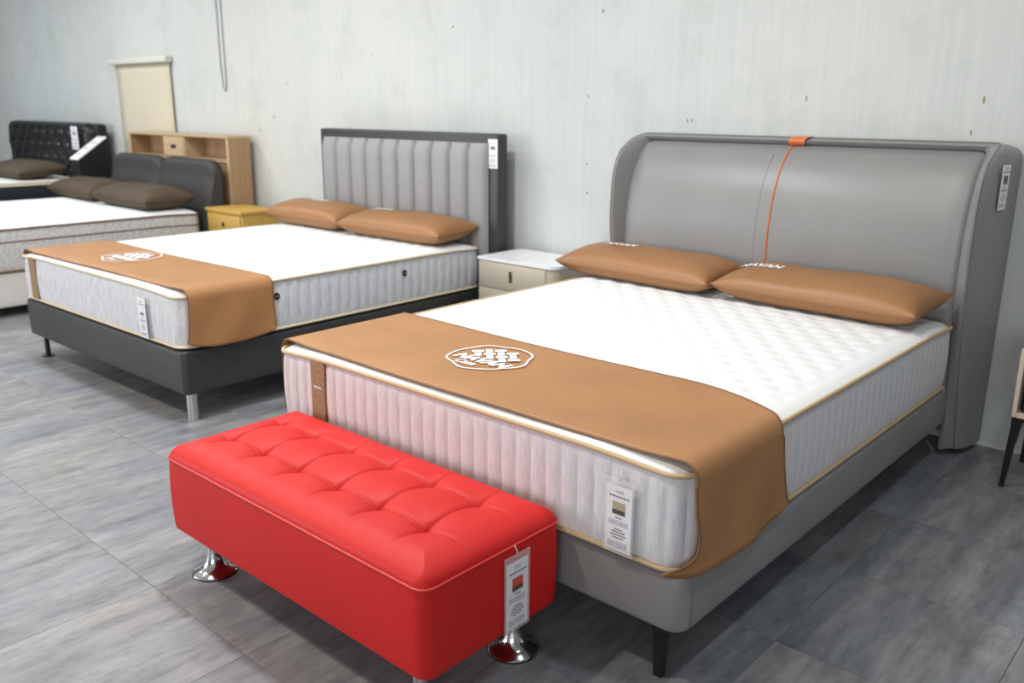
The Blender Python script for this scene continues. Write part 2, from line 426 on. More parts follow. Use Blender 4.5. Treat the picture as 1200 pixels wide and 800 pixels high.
def make_runner(label, loc, rz, w, h, yf, yb, drop_l, drop_r, wrap, emb, group, seed, bflare=.0, crn=1):
    """leather bed runner over the mattress; local axes of the mattress (x -w..0, y from the foot)"""
    rnd = random.Random(seed)
    t = thing('bed_runner', label, 'bed runner', loc, rz, group)
    o = .014; zt = h+.013; rc = .045
    path = []   # (x, z, t_right, t_left)
    nd = 22
    for i in range(nd): q = i/nd; path.append((-w-o, zt-rc-drop_l*(1-q), 0, 1-q))
    for i in range(7): a = PI - PI/2*i/6; path.append((-w-o+rc+rc*math.cos(a), zt-rc+rc*math.sin(a), 0, 0))
    nt = 70
    for i in range(1, nt): path.append((-w-o+rc + (w+2*o-2*rc)*i/nt, zt, 0, 0))
    for i in range(7): a = PI/2 - PI/2*i/6; path.append((o-rc+rc*math.cos(a), zt-rc+rc*math.sin(a), 0, 0))
    for i in range(1, nd+1): q = i/nd; path.append((o, zt-rc-drop_r*q, q, 0))
    NV = 36; vs = []; fs = []
    for (x, z, tr_, tl) in path:
        f0 = yf(x) ; b0 = yb(x)
        if tr_ > 0: f0 = yf(0) + wrap(tr_); b0 = yb(0) + bflare*tr_
        for k in range(NV+1):
            v = k/NV; y = f0 + (b0-f0)*v; xx = x; zz = z
            if tr_ > 0:
                xx += .011*(math.sin(9*v+2.2*tr_+seed) + .6*math.sin(17*v-3*tr_))*tr_*(1-.5*tr_)+.006*tr_
                if y < .05: xx -= .055*min(1, ((.05-y)/.12))**1.5
                zz += -.010*math.sin(3*v)*tr_ + .026*max(0, (tr_-.75)/.25)**2*math.exp(-v/.10)*crn + .03*max(0, (tr_-.8)/.2)**2*math.exp(-(1-v)/.06)*crn
                xx = max(xx, .011) if y > .03 else xx
            elif tl > 0: xx -= .006*abs(math.sin(8*v))*tl
            else:
                edge = min(1, (x+w)/.15, -x/.15) if -w < x < 0 else 0
                zz += .0015*math.sin(5*x+3*v)*max(0, edge) - .007*max(0, 1-v/.10)*max(0, edge) + (.0015*math.sin(x*9+seed)*max(0, edge) if k == 0 else 0)
            vs.append((xx, y, zz))
    n1 = NV+1
    for i in range(len(path)-1):
        for k in range(NV): fs.append((i*n1+k, (i+1)*n1+k, (i+1)*n1+k+1, i*n1+k+1))
    c = mesh('cloth', vs, fs, 'tan', t, True)
    sd = c.modifiers.new('thickness', 'SOLIDIFY'); sd.thickness = .0035; sd.offset = 0
    loop = [vs[i*n1] for i in range(len(path))] + [vs[(len(path)-1)*n1+k] for k in range(1, n1)] + [vs[i*n1+NV] for i in range(len(path)-2, -1, -1)] + [vs[k] for k in range(NV-1, 0, -1)]
    tube('hem', loop, .0034, 'tan_dark', t, 6, True)
    V, F = emblem_geo(emb[2])
    mesh('emblem', [(x+emb[0], y+emb[1], zt+.0055) for x, y in V], F, 'white_ink', t)
    return t

def make_pillow(label, loc, rz, tilt, w, d, h, m, seam, seed, group, lettering=None, name='pillow'):
    rnd = random.Random(seed)
    t = thing(name, label, 'pillow', loc, rz, group); t.rotation_euler = (tilt, 0, rz)
    N = 56; ND = 36; top = []; bot = []
    ph = [rnd.uniform(0, 6) for _ in range(6)]
    def pos(u, v):
        pin = lambda a: 1-.055*(1-a*a)
        x = u*w/2*(1-.05*(1-v*v)); y = v*d/2*(1-.06*(1-u*u))
        return x, y
    def hgt(u, v):
        a = max(0, 1-abs(u)**6); b = max(0, 1-abs(v)**2.8)
        g = a**.5*b**.5
        wr = .004*math.sin(5*u+ph[0]+2*v)*math.sin(3*v+ph[1])*g + .004*math.sin(16*(abs(u)-.9)*5+ph[2]+9*v)*max(0, abs(u)-.72)*3*g
        return g, wr
    vs = []; fs = []
    for sgn in (1, -1):
        for j in range(ND+1):
            for i in range(N+1):
                u = math.sin((i/N-.5)*PI)*.55 + (i/N-.5)*2*.45; v = math.sin((j/ND-.5)*PI)*.55 + (j/ND-.5)*2*.45
                x, y = pos(u, v); g, wr = hgt(u, v)
                z = h*(.42 + (.58*g if sgn > 0 else -.42*min(1, g*1.25))) + (wr if sgn > 0 else .3*wr)
                z += .012*(abs(u)**8)*(abs(v)**6)
                vs.append((x, y, max(z, .001)))
    n1 = N+1; K = (ND+1)*n1
    for s in (0, 1):
        for j in range(ND):
            for i in range(N):
                q = (j*n1+i, j*n1+i+1, (j+1)*n1+i+1, (j+1)*n1+i); q = tuple(a+s*K for a in q)
                fs.append(q if s == 0 else q[::-1])
    bm = bmesh.new(); me = bpy.data.meshes.new('cushion'); me.from_pydata(vs, [], fs); bm.from_mesh(me); bpy.data.meshes.remove(me)
    bmesh.ops.remove_doubles(bm, verts=bm.verts[:], dist=.0004)
    bm_obj('cushion', bm, m, t, True)
    edge = [vs[i] for i in range(N+1)] + [vs[j*n1+N] for j in range(1, ND+1)] + [vs[ND*n1+i] for i in range(N-1, -1, -1)] + [vs[j*n1] for j in range(ND-1, 0, -1)]
    tube('seam', edge, .0028, seam, t, 6, True)
    if lettering:
        tx, u0, v0, size = lettering
        lv, lf = text_mesh(tx, size, .002, .15)
        out = []
        for x, y, z in lv:
            X, Y = u0*w/2+x, v0*d/2+y; u, v = X/(w/2), Y/(d/2*(1-.07*(1-(X/(w/2))**2)))
            g, wr = hgt(u, v); out.append((X, Y, h*(.42+.58*g)+wr+.0025))
        mesh('lettering', out, lf, 'white_ink', t)
    return t

def make_tag(label, loc, rot, w, h, pic=None, string=None, sleeve=True, group=None, extra=None):
    """hanging price card; local x across, z up from the card's top edge (0) downward, -y toward the viewer"""
    t = thing('price_tag', label, 'price tag', loc, 0, group); t.rotation_euler = rot
    box('card', (-w/2, -.0012, -h), (w/2, 0, 0), 'paper', t)
    if sleeve: box('sleeve', (-w/2-.006, -.002, -h-.008), (w/2+.006, .0006, .018), 'sleeve', t)
    f = -.0022
    def bar(n, x0, x1, z0, z1, m): box(n, (x0, f-.0006, z0), (x1, f, z1), m, t)
    bar('printed_mark', -w*.13, w*.13, -h*.10, -h*.06, 'ink_light')
    [bar('text_line', w*(-.38+.135*q), w*(-.28+.135*q), -h*.168, -h*.150, 'ink') for q in range(6)]
    if pic:
        bar('printed_picture', -w*.24, w*.24, -h*.43, -h*.24, pic[0]); 
        f -= .0004; bar('printed_picture', -w*.24, w*.24, -h*.43, -h*.36, pic[1]); f += .0004
    for k, (a, z) in enumerate([(.12, .48), (.16, .66), (.26, .70), (.30, .745), (.22, .79)]):
        bar('text_line', -w*a, w*a, -h*z-h*.012, -h*z, 'ink')
    for k, x in enumerate((-.30, -.02, .22)):
        bar('text_block', w*(x-.10), w*(x+.12), -h*.60, -h*.53, 'ink_light'); bar('text_block', w*(x-.10), w*(x+.12), -h*.95, -h*.86, 'ink_light')
    if string: tube('string', string, .0012, 'cord', t, 6)
    return t

# ------------------------------------------------------------------ bed with grey leather headboard (right)
B1 = (0.0, -2.345, 0)
bed = thing('bed', 'grey leather bed with curved padded headboard split by an orange piping', 'bed', B1, -.0023)
W1 = 1.63
rr_box('base', -W1+.005, .0, .012, 2.04, .165, .322, .05, 'grey', bed, .018, .003)
tube('base_seam', [(-.003, .055, .325), (.0035, .055, .30), (.0035, .055, .24), (.002, .055, .18)], .0016, 'grey_welt', bed, 6)
for (x, y) in [(-.085, .07), (-W1+.085, .07), (-W1/2, 1.0), (-.35, 1.86), (-W1+.35, 1.86)]:
    vs = []
    for z, hw in ((0, .011), (.10, .014), (.15, .019), (.172, .034)):
        vs += [(x-hw, y-hw, z), (x+hw, y-hw, z), (x+hw, y+hw, z), (x-hw, y+hw, z)]
    fs = [(3, 2, 1, 0), (12, 13, 14, 15)] + [(4*i+k, 4*i+(k+1) % 4, 4*i+4+(k+1) % 4, 4*i+4+k) for i in range(3) for k in range(4)]
    mesh('leg', vs, fs, 'black_metal', bed)
# headboard: profile depth (world y) against height
YF = [(0.03, -.205), (.3, -.275), (.62, -.347), (.83, -.383), (1.0, -.383), (1.10, -.368), (1.17, -.335), (1.215, -.28), (1.245, -.205), (1.264, -.12)]
YC = [(.2, -.27), (.45, -.315), (.6, -.332), (.75, -.341), (.9, -.335), (1.03, -.308), (1.12, -.266), (1.18, -.222), (1.215, -.185), (1.24, -.145)]
HX = -.805
def arch(hw, top, r, z0=.03):
    pts = []
    for i in range(24): pts.append((-hw, z0 + (top-r-z0)*i/24))
    for i in range(13): a = PI - PI/2*i/12; pts.append((-hw+r+r*math.cos(a), top-r+r*math.sin(a)))
    for i in range(1, 30): pts.append((-hw+r + (2*hw-2*r)*i/30, top))
    for i in range(13): a = PI/2 - PI/2*i/12; pts.append((hw-r+r*math.cos(a), top-r+r*math.sin(a)))
    for i in range(1, 25): pts.append((hw, top-r - (top-r-z0)*i/24))
    return pts
oy = -B1[1]
def hbring(hw, top, r, yfun): return [(x+HX, yfun(z)+oy, z) for x, z in arch(hw, top, r)]
rings = [hbring(0.868, 1.240, .05, lambda z: -.012), hbring(0.879, 1.252, .05, lambda z: -.035),
         hbring(0.873, 1.258, .05, lambda z: .45*interp(YF, z)-.01), hbring(0.857, 1.262, .04, lambda z: .78*interp(YF, z)-.01),
         hbring(0.839, 1.264, .03, lambda z: .95*interp(YF, z)-.006), hbring(0.826, 1.264, .025, lambda z: interp(YF, z)-.004), hbring(0.815, 1.260, .02, lambda z: interp(YF, z)-.006), hbring(0.808, 1.253, .02, lambda z: .85*interp(YF, z)+.15*interp(YC, z)-.004),
         hbring(0.790, 1.242, .02, lambda z: .25*interp(YF, z)+.75*(interp(YC, z))), hbring(0.777, 1.232, .02, lambda z: interp(YC, z)+.018)]
hb = rings_mesh('headboard', rings, 'grey', bed, closed=False)
tube('welt', hbring(0.827, 1.266, .025, lambda z: interp(YF, z)-.005), .0026, 'grey_welt', hb, 6)
# back board closes the shell
bk = arch(0.868, 1.240, .05)
mesh('back_panel', [(x+HX, -.012+oy, z) for x, z in bk], [tuple(range(len(bk)))], 'grey_welt', hb)
def cushion(name, xa, xb, grow_l, grow_r):
    vs = []; fs = []; nx, nz = 44, 60; z0, z1 = .25, 1.237
    for j in range(nz+1):
        z = z0 + (z1-z0)*j/nz
        ins = 0; r = .03; dz = z1-z
        if dz < r: ins = r-math.sqrt(max(0, r*r-(r-dz)**2))
        a = xa + (ins if grow_l else 0); b = xb - (ins if grow_r else 0)
        for i in range(nx+1):
            q = i/nx; q = q - .08*math.sin(2*PI*q)
            x = a + (b-a)*q
            d = min((x-a) if grow_l else 9, (b-x) if grow_r else 9, dz)
            e = min(1, d/.075); puff = math.sqrt(max(0, 1-(1-e)**2))
            vs.append((x+HX, interp(YC, z) + .016 - .022*puff + oy, z))
    for j in range(nz):
        for i in range(nx): k = j*(nx+1)+i; fs.append((k, k+1, k+nx+2, k+nx+1))
    o = mesh(name, vs, fs, 'grey', hb, True); return o
cushion('cushion', -.779, -.07, True, False); cushion('centre_panel', -.07, -.01, False, False); cushion('cushion', -.01, .779, False, True)
tube('stitch_line', [(-.07+HX, interp(YC, z)-.0058+oy, z) for z in [.25+.94*i/60 for i in range(61)]], .0014, 'grey_welt', hb, 6)
pts = [(-.01+HX, interp(YC, z)+.0155-.022*math.sqrt(max(0, 1-(1-min(1, (1.2375-z)/.075))**2))+oy, z) for z in [.25+.987*math.sin(PI/2*i/80) for i in range(81)]]
tube('orange_piping', pts, .0042, 'orange', hb, 8)
sv = []
for (y, z) in [(-.03, 1.256), (-.07, 1.265), (-.118, 1.2705), (-.150, 1.2675), (-.181, 1.257), (-.176, 1.244), (-.168, 1.236), (-.155, 1.230)]:
    k = len(sv)//2
    sv += [(HX-.025, y+oy, z), (HX+.068-.004*k, y+oy, z)]
mesh('orange_tab', sv, [(2*i, 2*i+1, 2*i+3, 2*i+2) for i in range(7)], 'orange', hb, True)

# ------------------------------------------------------------------ its mattress, runner, pillows and cards
make_mattress('mattress', 'white quilted mattress with heathered grey border on the grey leather bed', (0, -2.345, .326), -.0023, W1, 1.995, .272, 'heather', 'beige_pipe', 'mattresses on the display beds', amp=.0115, pitch=.052, side_amp=.35, pipe_r=.0068)
mt = [o for o in COL.objects if o.name == 'mattress'][0]
box('embroidered_strap', (-1.418, -.0065, .02), (-1.345, .004, .256), 'strap', mt, .002, 1)
lv, lf = text_mesh('NAVAN', .012, .0005); mesh('strap_lettering', [(x-1.381, -.0075, y+.165) for x, y, z in lv], lf, 'paper', mt)
make_runner('tan leather runner with white round emblem across the front mattress', (0, -2.345, .326), -.0023, W1, .272, lambda x: .035 + .010*math.sin(2.6*x+.5) + .012*max(0, min(1, (x+.25)/.25))*-1, lambda x: .572 + .012*math.sin(2*x) - .11*max(0, (x+.35)/.35)**2, .215, .236,
            lambda q: interp([(0, .0), (.3, .004), (.6, .016), (.78, .008), (.9, -.03), (1, -.078)], q), (-.925, .335, .138), 'tan bed runners', 1, .055)
zt1 = .326+.272+.004
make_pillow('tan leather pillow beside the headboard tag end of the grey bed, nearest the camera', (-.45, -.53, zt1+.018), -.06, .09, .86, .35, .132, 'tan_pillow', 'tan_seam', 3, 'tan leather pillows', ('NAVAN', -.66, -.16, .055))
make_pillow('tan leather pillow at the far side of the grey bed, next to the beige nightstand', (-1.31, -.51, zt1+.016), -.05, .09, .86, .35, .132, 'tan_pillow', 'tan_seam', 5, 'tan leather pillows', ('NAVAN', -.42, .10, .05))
make_tag('printed price card with small bed picture on the front mattress border', (-.171, -2.3575, .518), (0, 0, 0), .074, .168, ('photo_a', 'photo_b'), [(0, -.001, .014), (.004, -.003, .03), (.0, .004, .04)])
make_tag('narrow white price card on the side of the grey headboard', (.0735, -.235, 1.19), (0, 0, math.radians(82)), .068, .168, ('photo_b', 'ink'), None, False)

# ------------------------------------------------------------------ red tufted bench
OX, OY = -.343, -2.836; OW, OL = 1.135, .478
ot = thing('bench', 'red leather tufted bench with chrome feet at the foot of the grey bed', 'bench', (OX, OY, 0), .0018)
rr_box('body', -OW, 0, 0, OL, .146, .378, .035, 'red', ot, .006, .005)
tcx = [-1.032 + .173*i for i in range(6)]; tcy = [.160, .342]
def seat(x, y, d):
    e = min(1, d/.085); z = .374 + .044*math.sqrt(max(0, 1-(1-e)**2)) + .010*min(1, d/.22)
    ef = min(1, d/.15)
    ax = min(range(6), key=lambda i: abs(x-tcx[i])); ay = min(range(2), key=lambda i: abs(y-tcy[i]))
    dxs = abs(x-tcx[ax]); dys = abs(y-tcy[ay])
    inx = tcx[0] < x < tcx[-1]; iny = tcy[0] < y < tcy[-1]
    nx_ = math.exp(-dys/.055); ny_ = math.exp(-dxs/.055)       # folds are deepest at the buttons
    gx = (.0045 + .009*nx_)*math.exp(-(dxs/.006)**1.2)*(1 if iny else .55*ef+.3)
    gy = (.0045 + .009*ny_)*math.exp(-(dys/.006)**1.2)*(1 if inx else .5*ef+.1)
    r = math.hypot(dxs, dys)
    z -= max(gx, gy)*e
    z -= .022*math.exp(-(r/.027)**1.1)*e + .003*math.exp(-(r/.06)**2)*e
    return z
vs, fs = rrgrid(-OW+.001, -.001, .001, OL-.001, .035, 480, 220, seat)
mesh('tufted_top', vs, fs, 'red', ot, True)
tube('welt', [(x, y, .374) for x, y, nx, ny, s in rr_outline(-OW-.001, .001, -.001, OL+.001, .036, .04, 10)], .0032, 'red_seam', ot, 6, True)
prof = [(.066, 0), (.067, .004), (.064, .008), (.045, .015), (.032, .026), (.023, .045), (.018, .07), (.020, .110), (.027, .135), (.030, .147)]
for (x, y) in [(-OW+.10, .075), (-.10, .075), (-OW+.10, OL-.085), (-.088, OL-.085)]:
    lg = lathe('leg', prof, 'chrome', ot, 32, (x, y, 0))
    lathe('foot_pad', [(.0685, 0), (.0685, .003), (.065, .004)], 'black', lg, 32)
make_tag('long white price card with red bench picture hanging on the bench end', (-.3325, -2.542, .338), (0, math.radians(0), math.radians(90)), .078, .178, ('photo_red', 'photo_b'), [(0, -.001, .012), (-.004, -.004, .028), (-.012, -.002, .044)])

# ------------------------------------------------------------------ bed with channelled headboard (middle)
B2 = (-2.614, -2.18, 0); RZ2 = .0174; W2 = 1.695
bed2 = thing('bed', 'charcoal leather bed with light grey vertically channelled headboard panel', 'bed', B2, RZ2)
rr_box('base', -W2, .0, .0, 1.96, .135, .338, .03, 'charcoal', bed2, .014, .002)
lathe('leg', [(.026, 0), (.026, .006), (.025, .006), (.025, .137)], 'brushed', bed2, 24, (-.06, .06, 0))
for (x, y) in [(-W2+.06, .06), (-.06, 1.0), (-W2+.06, 1.0), (-.06, 1.88), (-W2+.06, 1.88)]:
    lathe('leg', [(.034, 0), (.034, .004), (.014, .006), (.012, .136)], 'black_metal', bed2, 16, (x, y, 0))
# headboard (wall-parallel: counter the bed's small turn)
h2 = box('headboard', (-1.69, 0, 0.01), (0, .085, 1.238), 'charcoal', bed2, .012, 3)
h2.location = bed2.matrix_world.inverted() @ Vector((0, 0, 0))
bpy.context.view_layer.update()
h2.matrix_parent_inverse = Matrix.Identity(4)
h2.location = Matrix.Rotation(-RZ2, 3, 'Z') @ (Vector((-2.57, -.19, 0)) - Vector(B2)); h2.rotation_euler = (0, 0, -RZ2)
x0, x1 = -1.69+.045, -.068; cw = (x1-x0)/10
cm = None
for i in range(10):
    if cm is None:
        bm = bmesh.new(); vs = []; fs = []
        NX, NZ = 12, 14; g = []
        for j in range(NZ+1):
            z = .32 + (1.184-.32)*j/NZ
            for k in range(NX+1):
                q = k/NX*2-1; e = (1-abs(q)**3.0)**.5 if abs(q) < 1 else 0
                ez = min(1, (1.184-z)/.03); ez = math.sqrt(max(0, 1-(1-ez)**2)) if j < NZ else 0
                g.append((q*cw*.495, -.004-.040*e*(.25+.75*ez), z))
        fs = [(j*(NX+1)+k, j*(NX+1)+k+1, (j+1)*(NX+1)+k+1, (j+1)*(NX+1)+k) for j in range(NZ) for k in range(NX)]
        c = mesh('channel', g, fs, 'hb_grey_fabric', h2, True); cm = c.data
    else: c = link('channel', cm, None, h2)
    c.location = (x0+cw*(i+.5), 0, 0)
box('panel_backing', (x0, -.006, .32), (x1, .004, 1.18), 'charcoal', h2)
mt2 = make_mattress('mattress', 'white quilted mattress with pale vertically ribbed border on the charcoal bed', (B2[0], B2[1], .342), RZ2, W2, 1.935, .258, 'pale_border', 'cream_pipe', 'mattresses on the display beds', amp=.010, pitch=.062)
box('embroidered_strap', (-1.565, -.0065, .02), (-1.485, .004, .245), 'strap', mt2, .002, 1)
for y in (.50, 1.315):
    o = lathe('vent', [(.017, 0), (.017, .006), (.010, .008)], 'black_metal', mt2, 20, (-.002, y, .172)); o.rotation_euler = (0, PI/2, 0)
    box('vent_ring', (.0, y-.012, .17), (.0062, y+.012, .174), 'brushed', mt2)
make_runner('tan leather runner with white round emblem across the mattress of the charcoal bed', (B2[0], B2[1], .342), RZ2, W2, .258, lambda x: .036+.008*math.sin(2.4*x+2), lambda x: .475 + .01*math.sin(2*x), .19, .215,
            lambda q: -.006*q - .012*q**3, (-.98, .29, .15), 'tan bed runners', 2)
zt2 = .342+.258+.004
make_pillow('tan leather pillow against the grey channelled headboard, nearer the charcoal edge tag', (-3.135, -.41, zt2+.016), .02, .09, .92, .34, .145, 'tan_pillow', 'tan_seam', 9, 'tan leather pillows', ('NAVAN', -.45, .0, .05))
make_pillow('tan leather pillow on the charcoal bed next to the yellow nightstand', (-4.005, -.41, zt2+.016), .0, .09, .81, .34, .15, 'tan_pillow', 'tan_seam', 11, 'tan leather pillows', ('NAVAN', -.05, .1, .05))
make_tag('narrow pale price card hanging on the ribbed mattress border of the charcoal bed', (-2.905, -2.2025, .545), (0, 0, RZ2), .068, .185, ('paper', 'ink'), None, False)
make_tag('white price card on the corner of the charcoal channelled headboard', (-2.606, -.1935, 1.208), (0, 0, 0), .072, .165, ('ink', 'paper'), None, False)

# ------------------------------------------------------------------ beige nightstand between the beds
ns = thing('nightstand', 'beige nightstand with white marble top between the two front beds', 'nightstand', (-2.512, -.415, .016))
NW, ND_ = .56, .37
def rcorner(x0, x1, y0, y1, r, z0, z1, name, m, parent, bev=.003):
    pts = [(x0, y1), (x0, y0)]
    for i in range(13): a = -PI/2 + PI/2*i/12; pts.append((x1-r+r*math.cos(a), y0+r+r*math.sin(a)))
    pts.append((x1, y1)); n = len(pts)
    o = mesh(name, [(x, y, z) for z in (z0, z1) for x, y in pts], [tuple(range(n))[::-1], tuple(range(n, 2*n))] + [(i, (i+1) % n, n+(i+1) % n, n+i) for i in range(n)], m, parent)
    return shade_auto(o, 35)
rcorner(0, NW, .006, ND_, .06, .06, .537, 'body', 'beige_lacquer', ns)
rcorner(-.003, NW+.003, -.004, ND_, .062, .538, .553, 'marble_top', 'marble', ns)
rcorner(.04, NW-.04, .04, ND_-.03, .05, -.016, .06, 'plinth', 'black_metal', ns)
for z0, z1 in ((.385, .530), (.232, .378), (.078, .225)):
    d = box('drawer', (.004, -.002, z0), (NW-.064, .02, z1), 'beige_lacquer', ns, .003, 2)
    box('handle', (.236, -.006, z1-.098), (.262, .0, z1-.03), 'gold', d, .004, 2); box('handle_recess', (.241, -.0072, z1-.072), (.257, -.004, z1-.036), 'black', d, .001, 1)

# ------------------------------------------------------------------ side table at the right edge
st = thing('side_table', 'pale open side table on dark tapered legs beside the grey headboard', 'side table', (.255, -.43, 0))
SW, SD = .44, .36
for nm, lo, hi in [('side_panel', (0, 0, .285), (.016, SD, .545)), ('side_panel', (SW-.016, 0, .285), (SW, SD, .545)), ('bottom_panel', (.016, 0, .285), (SW-.016, SD, .303)),
                   ('top_panel', (.016, 0, .527), (SW-.016, SD, .545)), ('back_panel', (.016, SD-.01, .303), (SW-.016, SD, .527))]:
    box(nm, lo, hi, 'pale_oak', st, .0015, 1)
for sx in (0, 1):
    for sy in (0, 1):
        x = .02 if sx == 0 else SW-.02; y = .02 if sy == 0 else SD-.02
        fx = x + (-.018 if sx == 0 else .018); vs = []
        for z, px, hw in ((0, fx, .008), (.16, (x+fx)/2, .012), (.25, x, .016), (.285, x, .018)):
            vs += [(px-hw, y-hw, z), (px+hw, y-hw, z), (px+hw, y+hw, z), (px-hw, y+hw, z)]
        mesh('leg', vs, [(3, 2, 1, 0), (12, 13, 14, 15)] + [(4*i+k, 4*i+(k+1) % 4, 4*i+4+(k+1) % 4, 4*i+4+k) for i in range(3) for k in range(4)], 'black_metal', st)
box('rail', (.03, .008, .268), (SW-.03, .03, .285), 'black_metal', st)
box('rail', (.03, SD-.03, .268), (SW-.03, SD-.008, .285), 'black_metal', st)
z = .303
for mm, hh, lab in [('black_cloth', .045, 'black folded cloth at the bottom of the side table stack'), ('black_cloth', .034, 'black folded cloth second from the bottom of the side table stack'), ('slate_cloth', .03, 'slate grey folded cloth in the middle of the side table stack'),
                    ('ink_cloth', .036, 'dark blue folded cloth near the top of the side table stack'), ('teal_cloth', .028, 'teal folded cloth on top of the side table stack')]:
    x0 = .255+.024+random.uniform(0, .006)
    o = box('folded_cloth', (-.15, -.14, 0), (.15, .14, hh), mm, None, min(.014, hh*.45), 3); o.location = (x0+.15, -.43+.012+.14, z); tag(o, lab, 'cloth', 'folded cloths in the side table'); z += hh+.0005

# ------------------------------------------------------------------ bed with dark two-cushion headboard (left)
B3 = (-5.38, -2.50, 0); W3 = 1.75
bed3 = thing('bed', 'white based bed with dark grey headboard of two plump cushions', 'bed', B3)
rr_box('base', -W3+.01, -.01, .01, 1.98, .07, .30, .04, 'white_base', bed3, .015)
for (x, y) in [(-.08, .1), (-W3+.08, .1), (-.08, 1.85), (-W3+.08, 1.85)]: lathe('leg', [(.025, 0), (.025, .08)], 'black_metal', bed3, 16, (x, y, 0))
hb3 = None
def lean_cushion(xa, xb, parent):
    vs = []; N = 26; prof = []
    # closed side profile: (y, z) leaning back, rolled top
    for i in range(13): q = i/12; prof.append((-.50 + .12*q + .035*math.sin(PI*q)*-1, .28 + .60*q))
    for i in range(1, 10): a = PI - PI*i/10; prof.append((-.325 + .06*math.cos(a), .905 + .07*math.sin(a)))
    prof += [(-.27, .85), (-.30, .28)]
    n = len(prof); cy = -.37; cz = .62
    for i in range(N+1):
        q = i/N; x = xa + (xb-xa)*q; e = min(1, q/.16, (1-q)/.16); s = .62 + .38*math.sqrt(max(0, 1-(1-e)**2))
        for y, z in prof: vs.append((x - B3[0], cy + (y-cy)*s - B3[1], max(.28, cz + (z-cz)*(.42+.58*s if (z > cz) else 1))))
    fs = [(i*n+k, i*n+(k+1) % n, (i+1)*n+(k+1) % n, (i+1)*n+k) for i in range(N) for k in range(n)] + [tuple(range(n))[::-1], tuple(N*n+k for k in range(n))]
    o = mesh('headboard_cushion', vs, fs, 'dark_uph', parent); return shade_auto(o, 50)
hb3 = box('headboard', (-W3+.12, 2.17, .0), (-.14, 2.21, .82), 'dark_uph', bed3, .01)
lean_cushion(-7.15, -6.262, hb3); lean_cushion(-6.258, -5.40, hb3)
mt3 = make_mattress('mattress', 'speckled grey pillow-top mattress with brown piping on the white based bed', (B3[0], B3[1], .30), 0, W3, 1.985, .30, 'speckled', 'brown_pipe', 'mattresses on the display beds', amp=.001, pitch=.2, r=.08, levels=(.012, .205, .288), crown=.02)
zt3 = .60+.008
make_pillow('brown fabric pillow on the white based bed, nearer the wooden shelf headboard', (-5.89, -.73, zt3+.012), .0, .05, .93, .40, .165, 'brown', 'brown', 13, 'brown pillows', name='pillow')
make_pillow('brown fabric pillow on the white based bed, nearer the black tufted headboard', (-6.84, -.72, zt3+.012), .0, .05, .86, .40, .16, 'brown', 'brown', 15, 'brown pillows')

# ------------------------------------------------------------------ oak shelf headboard behind it
sh = thing('shelf_headboard', 'oak shelf headboard with open niches and a small drawer', 'headboard', (-7.06, -.24, 0))
SW_, SH_ = 1.67, 1.155
box('side_panel', (0, 0, 0), (.03, .195, SH_-.02), 'oak', sh, .002, 1); box('side_panel', (SW_-.03, 0, 0), (SW_, .195, SH_-.02), 'oak', sh, .002, 1)
box('top_panel', (0, -.004, SH_-.02), (SW_, .195, SH_), 'oak_x', sh, .002, 1)
box('shelf', (.03, .002, .945), (SW_-.03, .19, .965), 'oak_x', sh, .001, 1)
box('back_panel', (.03, .18, .965), (SW_-.03, .192, SH_-.02), 'oak', sh); box('front_panel', (.03, .01, 0), (SW_-.03, .03, .945), 'oak', sh)
for x in (.62, .965): box('divider', (x, .004, .965), (x+.018, .18, SH_-.02), 'oak_x', sh, .001, 1)
d = box('drawer', (.642, -.002, .97), (.961, .16, SH_-.024), 'oak_x', sh, .002, 1); box('handle', (.765, -.008, 1.035), (.845, 0, 1.065), 'black', d, .004, 2)
# edging strips on the side panels
box('edging', (SW_-.031, -.003, 0), (SW_+.001, .003, SH_-.02), 'oak_x', sh); box('edging', (-.001, -.003, 0), (.031, .003, SH_-.02), 'oak_x', sh)

# ------------------------------------------------------------------ yellow nightstand
yn = thing('nightstand', 'yellow wooden nightstand with one drawer beside the oak shelf headboard', 'nightstand', (-5.345, -.50, 0))
box('body', (0, .012, .06), (.49, .32, .605), 'yellow', yn, .003); box('top', (-.008, -.002, .605), (.498, .325, .63), 'yellow', yn, .004)
for z0, z1 in ((.44, .59), (.26, .43), (.08, .25)):
    d = box('drawer', (.018, .0, z0), (.472, .02, z1), 'yellow', yn, .003); box('knob', (.235, -.012, z1-.085), (.255, .0, z1-.055), 'black', d, .003)
for x in (.03, .46):
    for y in (.04, .29): box('leg', (x-.018, y-.018, 0), (x+.018, y+.018, .06), 'yellow', yn, .002)

# ------------------------------------------------------------------ black tufted bed at the far left
B4 = (-7.66, -2.55, 0); W4 = 1.9
bed4 = thing('bed', 'black tufted headboard bed at the far left with crystal buttons', 'bed', B4)
rr_box('base', -W4, 0, 0, 2.13, .10, .665, .04, 'navy', bed4, .015)
for (x, y) in [(-.1, .1), (-W4+.1, .1), (-.1, 2.0), (-W4+.1, 2.0)]: lathe('leg', [(.025, 0), (.025, .11)], 'black_metal', bed4, 12, (x, y, 0))
bx0, bx1 = -9.93 - B4[0], -7.86 - B4[0]
bt = [(bx0+.09 + (bx1-bx0-.18)*(i+.5*(j % 2))/8.5, .62+.125*j) for j in range(5) for i in range(9 - (j % 2))]
def tuft(x, z, d):
    e = min(1, d/.07); y = .095*math.sqrt(max(0, 1-(1-e)**2))
    r = min(math.hypot(x-a, z-b) for a, b in bt)
    return y - .05*math.exp(-(r/.045)**1.2)*e
vs, fs = rrgrid(bx0, bx1, .3, 1.215, .10, 110, 60, tuft)
hb4 = box('headboard', (bx0, 2.36, .0), (bx1, 2.48, 1.205), 'black_uph', bed4, .03, 3)
